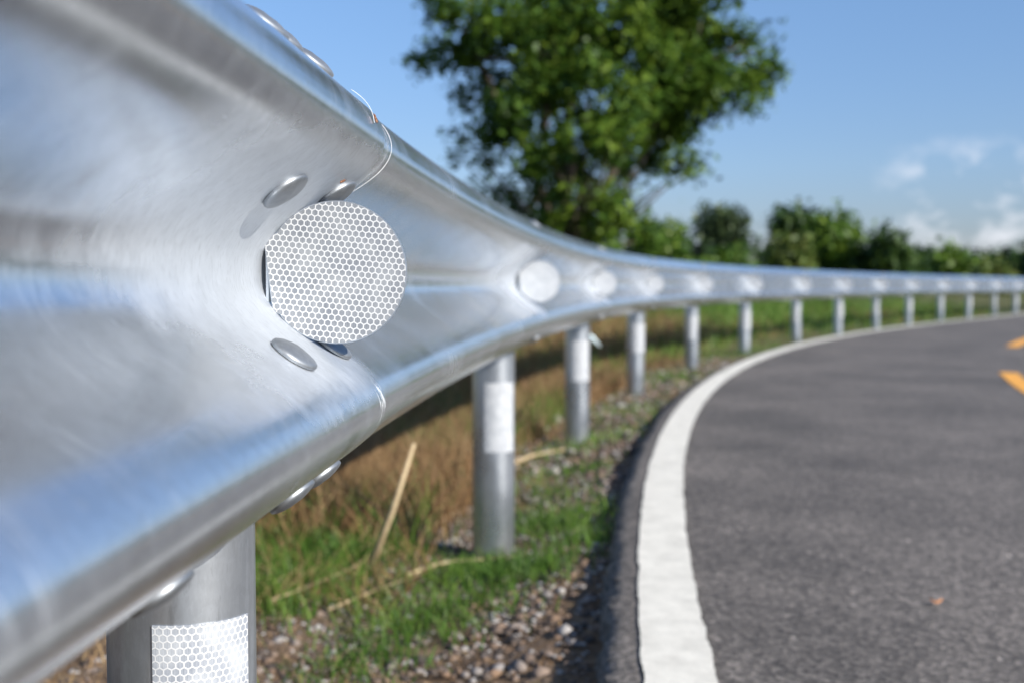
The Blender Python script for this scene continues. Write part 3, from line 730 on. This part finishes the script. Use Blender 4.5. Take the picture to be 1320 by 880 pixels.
def tree(name, label, base, blobs, leaf_n, leaf_size, leaf, trunk_r, seed, cat='tree', group=None, fork=.25):
    base = Vector(base); t = empty(name, base, label=label, cat=cat, group=group)
    V, F, T = leaf_cloud(blobs, leaf_n, leaf_size, seed)
    mesh('crown', V, F, M[leaf], t, attr=T, smooth=False)
    top = max(b[2] for b in blobs); cx = sum(b[0] for b in blobs)/len(blobs); cy = sum(b[1] for b in blobs)/len(blobs)
    mb = MB(); r = random.Random(seed); fz = base.z+(top-base.z)*fork; fk = Vector((base.x+(cx-base.x)*.2, base.y+(cy-base.y)*.2, fz))
    mb.tube([base-Vector((0, 0, .3)), base+Vector((0, 0, .15)), base.lerp(fk, .5), fk], [trunk_r*1.35, trunk_r*1.1, trunk_r*.95, trunk_r*.85], 10)
    mains = []
    for k in range(4):
        a = k*1.57+r.uniform(-.4, .4); e_ = fk+Vector((math.cos(a)*(top-fz)*.28, math.sin(a)*(top-fz)*.28, (top-fz)*r.uniform(.40, .6))); limb(mb, fk, e_, trunk_r*.55, trunk_r*.30, seed+k); mains.append(e_)
    mains.append(fk+Vector((0, 0, (top-fz)*.6))); limb(mb, fk, mains[-1], trunk_r*.6, trunk_r*.3, seed+9)
    for i, b in enumerate(blobs):
        p = Vector(b[:3]); m_ = min(mains+[fk], key=lambda q: (q-p).length + (3 if q.z > p.z+.3 else 0)); limb(mb, m_, p, trunk_r*.20, trunk_r*.05, seed+20+i, 4)
    mb.build('trunk', M['bark'], t)
    return t
# the large tree: crown lobes set out in metres at the tree's own distance, deep as it is wide
D = 25.0
def at(px, py, d): return ((px-660)/1500*d, d, CZ-(py-368)/1500*d)
lobes = [(572, 22, 26), (562, 70, 22), (548, 80, 12), (600, 70, 32), (640, 35, 42), (700, 25, 46), (850, 25, 52), (905, 45, 42), (948, 55, 26), (983, 95, 22), (968, 50, 14), (988, 60, 10), (955, 110, 32), (905, 100, 42), (845, 100, 46), (780, 70, 42), (700, 85, 36), (640, 110, 34), (598, 130, 24), (592, 175, 14),
         (640, 175, 30), (625, 215, 16), (590, 207, 9), (672, 175, 26), (745, 150, 22), (810, 150, 36), (860, 165, 34), (915, 140, 24), (955, 140, 14), (880, 212, 20), (905, 214, 9), (852, 245, 9), (840, 205, 26), (795, 215, 28), (745, 235, 16), (678, 225, 24), (650, 250, 22), (690, 270, 26), (740, 275, 20), (615, 250, 12),
         (720, -40, 60), (820, -30, 60), (630, -25, 34), (560, -10, 20), (920, -20, 44), (780, -110, 70), (700, -120, 55), (860, -110, 55), (760, 105, 22),
         (660, 290, 24), (700, 300, 26), (735, 300, 22), (640, 275, 16), (770, 262, 24), (770, 300, 26), (720, 255, 16), (800, 285, 24), (790, 262, 18), (825, 275, 16), (815, 245, 14), (770, 315, 26), (830, 310, 20)]
r_ = random.Random(4); bl = []
for px, py, rr in lobes:
    depth = D+r_.uniform(-1, 1)*max(.4, 3.2*(1-abs(px-760)/270)); x, y, z = at(px, py, depth); bl.append((x, y, z, rr/1500*D*.92))
for px, py, rr in ((690, 60, 30), (740, 30, 30), (700, 110, 26), (735, 90, 26), (760, 50, 30), (800, 40, 34), (660, 140, 24), (720, 180, 22), (780, 170, 24), (690, 200, 20)):
    x, y, z = at(px, py, D-2.2); bl.append((x, y, z, rr/1500*D))
for _ in range(13):
    a = r_.uniform(0, 6.28); q = r_.uniform(1.2, 3.3); bl.append((2.0+math.cos(a)*1.4, D+math.sin(a)*q, 4.2+r_.uniform(-1, 3.6), r_.uniform(.4, .7)))
tree('broadleaf_tree', 'tall dark green broadleaf tree standing alone behind the guardrail', (1.1, D, 0), bl, 42000, .11, 'leaf_big', .22, 50, fork=.14)

def rnd_blobs(px0, px1, ytop, ybase, d, n, seed, rmin=.16, rmax=.28):
    """a rounded crown between two sight lines, filled at distance d"""
    r = random.Random(seed); cx = (px0+px1)/2; W = (px1-px0)/1500*d; Ht = (ybase-ytop)/1500*d; out = []
    for _ in range(n):
        a = r.uniform(0, 6.28); q = math.sqrt(r.uniform(0, 1)); u = q*math.cos(a); w = q*math.sin(a); k = r.uniform(rmin, rmax)
        hh = (1-.75*abs(u)**2.2)*r.uniform(.25, 1)
        rad = k*min(W, Ht); x = (cx-660)/1500*d+u*(W/2-rad*.8); y = d+w*W*.4; z = CZ-(ybase-368)/1500*d+max(rad*.5, hh*Ht-rad); out.append((x, y, z, rad))
    return out
def bg_tree(name, label, px0, px1, ytop, d, leaf, nl, seed, ybase=372, n=14, cat='tree', group='trees and bushes behind the far guardrail', size=None):
    b = rnd_blobs(px0, px1, ytop, ybase, d, n, seed); x = ((px0+px1)/2-660)/1500*d
    tree(name, label, (x, d, 0), b, nl, size or d*.0042, leaf, (px1-px0)/1500*d*.03, seed, cat, group)
bg_tree('bush', 'rounded green bush at the foot of the large tree', 700, 800, 258, 30, 'leaf_dark', 5000, 61, cat='bush')
bg_tree('bush', 'lighter green bush just right of the large tree', 785, 890, 278, 33, 'leaf_big', 5000, 62, cat='bush')
bg_tree('bush', 'low leafy bush left under the large tree beside the rail', 640, 720, 292, 28, 'leaf_big', 3000, 63, cat='bush')
bg_tree('tree', 'hazy grey green tree with a round double top', 893, 968, 262, 75, 'leaf_grey', 6500, 64, n=18)
bg_tree('bush', 'low green bush in front of the grey green tree', 865, 990, 312, 48, 'leaf_big', 5000, 65, cat='bush')
bg_tree('tree', 'dark thin crowned tree at the left of the tree group', 990, 1050, 254, 70, 'leaf_dark', 3500, 66, n=12)
bg_tree('tree', 'tall mid green tree in the middle of the far tree group', 1035, 1112, 262, 66, 'leaf_big', 7000, 67, n=16)
bg_tree('tree', 'dark rounded tree at the right of the far tree group', 1095, 1172, 296, 64, 'leaf_dark', 6000, 68, n=14)
bg_tree('bush', 'pale green shrub in front of the far tree group', 1000, 1050, 300, 55, 'leaf_pale', 2200, 69, cat='bush', n=8)
bg_tree('tree', 'tiny dark distant tree between the tree group and the round bush', 1170, 1205, 322, 130, 'leaf_dark', 1600, 70, n=7)
bg_tree('bush', 'round green bush standing alone over the far rail', 1203, 1268, 319, 90, 'leaf_big', 3500, 71, cat='bush')
bg_tree('bush', 'yellowish weedy shrub right of the round bush', 1262, 1300, 338, 80, 'leaf_pale', 1500, 72, cat='bush', n=7)
bg_tree('tree', 'dark tree cut off by the right edge of the frame', 1298, 1400, 292, 85, 'leaf_dark', 5000, 73)
for i, (a0, a1, yt, d, lf) in enumerate([(1400, 1500, 262, 80, 'leaf_dark'), (1490, 1640, 240, 70, 'leaf_big'), (1630, 1740, 280, 75, 'leaf_dark'), (1730, 1900, 250, 72, 'leaf_dark'), (1880, 2100, 230, 66, 'leaf_big')]):
    bg_tree('tree', ['dark tree well beyond the right edge of the road', 'tall broad green tree far right of the road', 'low dark tree in a gap of the right tree line', 'wide dark tree at the far right of the road', 'tallest green tree at the very right of the tree line'][i], a0, a1, yt, d, lf, 3500, 90+i)
# hedge-like scrub closing the horizon, each bush its own thing
sc = [(960, 1010, 318, 85), (1150, 1190, 332, 105), (1180, 1230, 335, 110), (1240, 1290, 333, 125), (840, 880, 300, 60), (1280, 1330, 330, 120), (560, 650, 330, 60), (430, 560, 325, 70)]
labs = ['low dark scrub between the grey green tree and the tree group', 'small scrub at the right foot of the far tree group', 'faint scrub left of the round bush', 'distant scrub behind the yellowish shrub', 'scrub between the large tree and the grey green tree', 'distant scrub left of the cut off tree', 'scrub hidden low behind the rail under the large tree', 'scrub hidden behind the near rail']
for i, (a0, a1, yt, d) in enumerate(sc): bg_tree('bush', labs[i], a0, a1, yt, d, 'leaf_dark', 1500, 80+i, cat='bush', n=7)
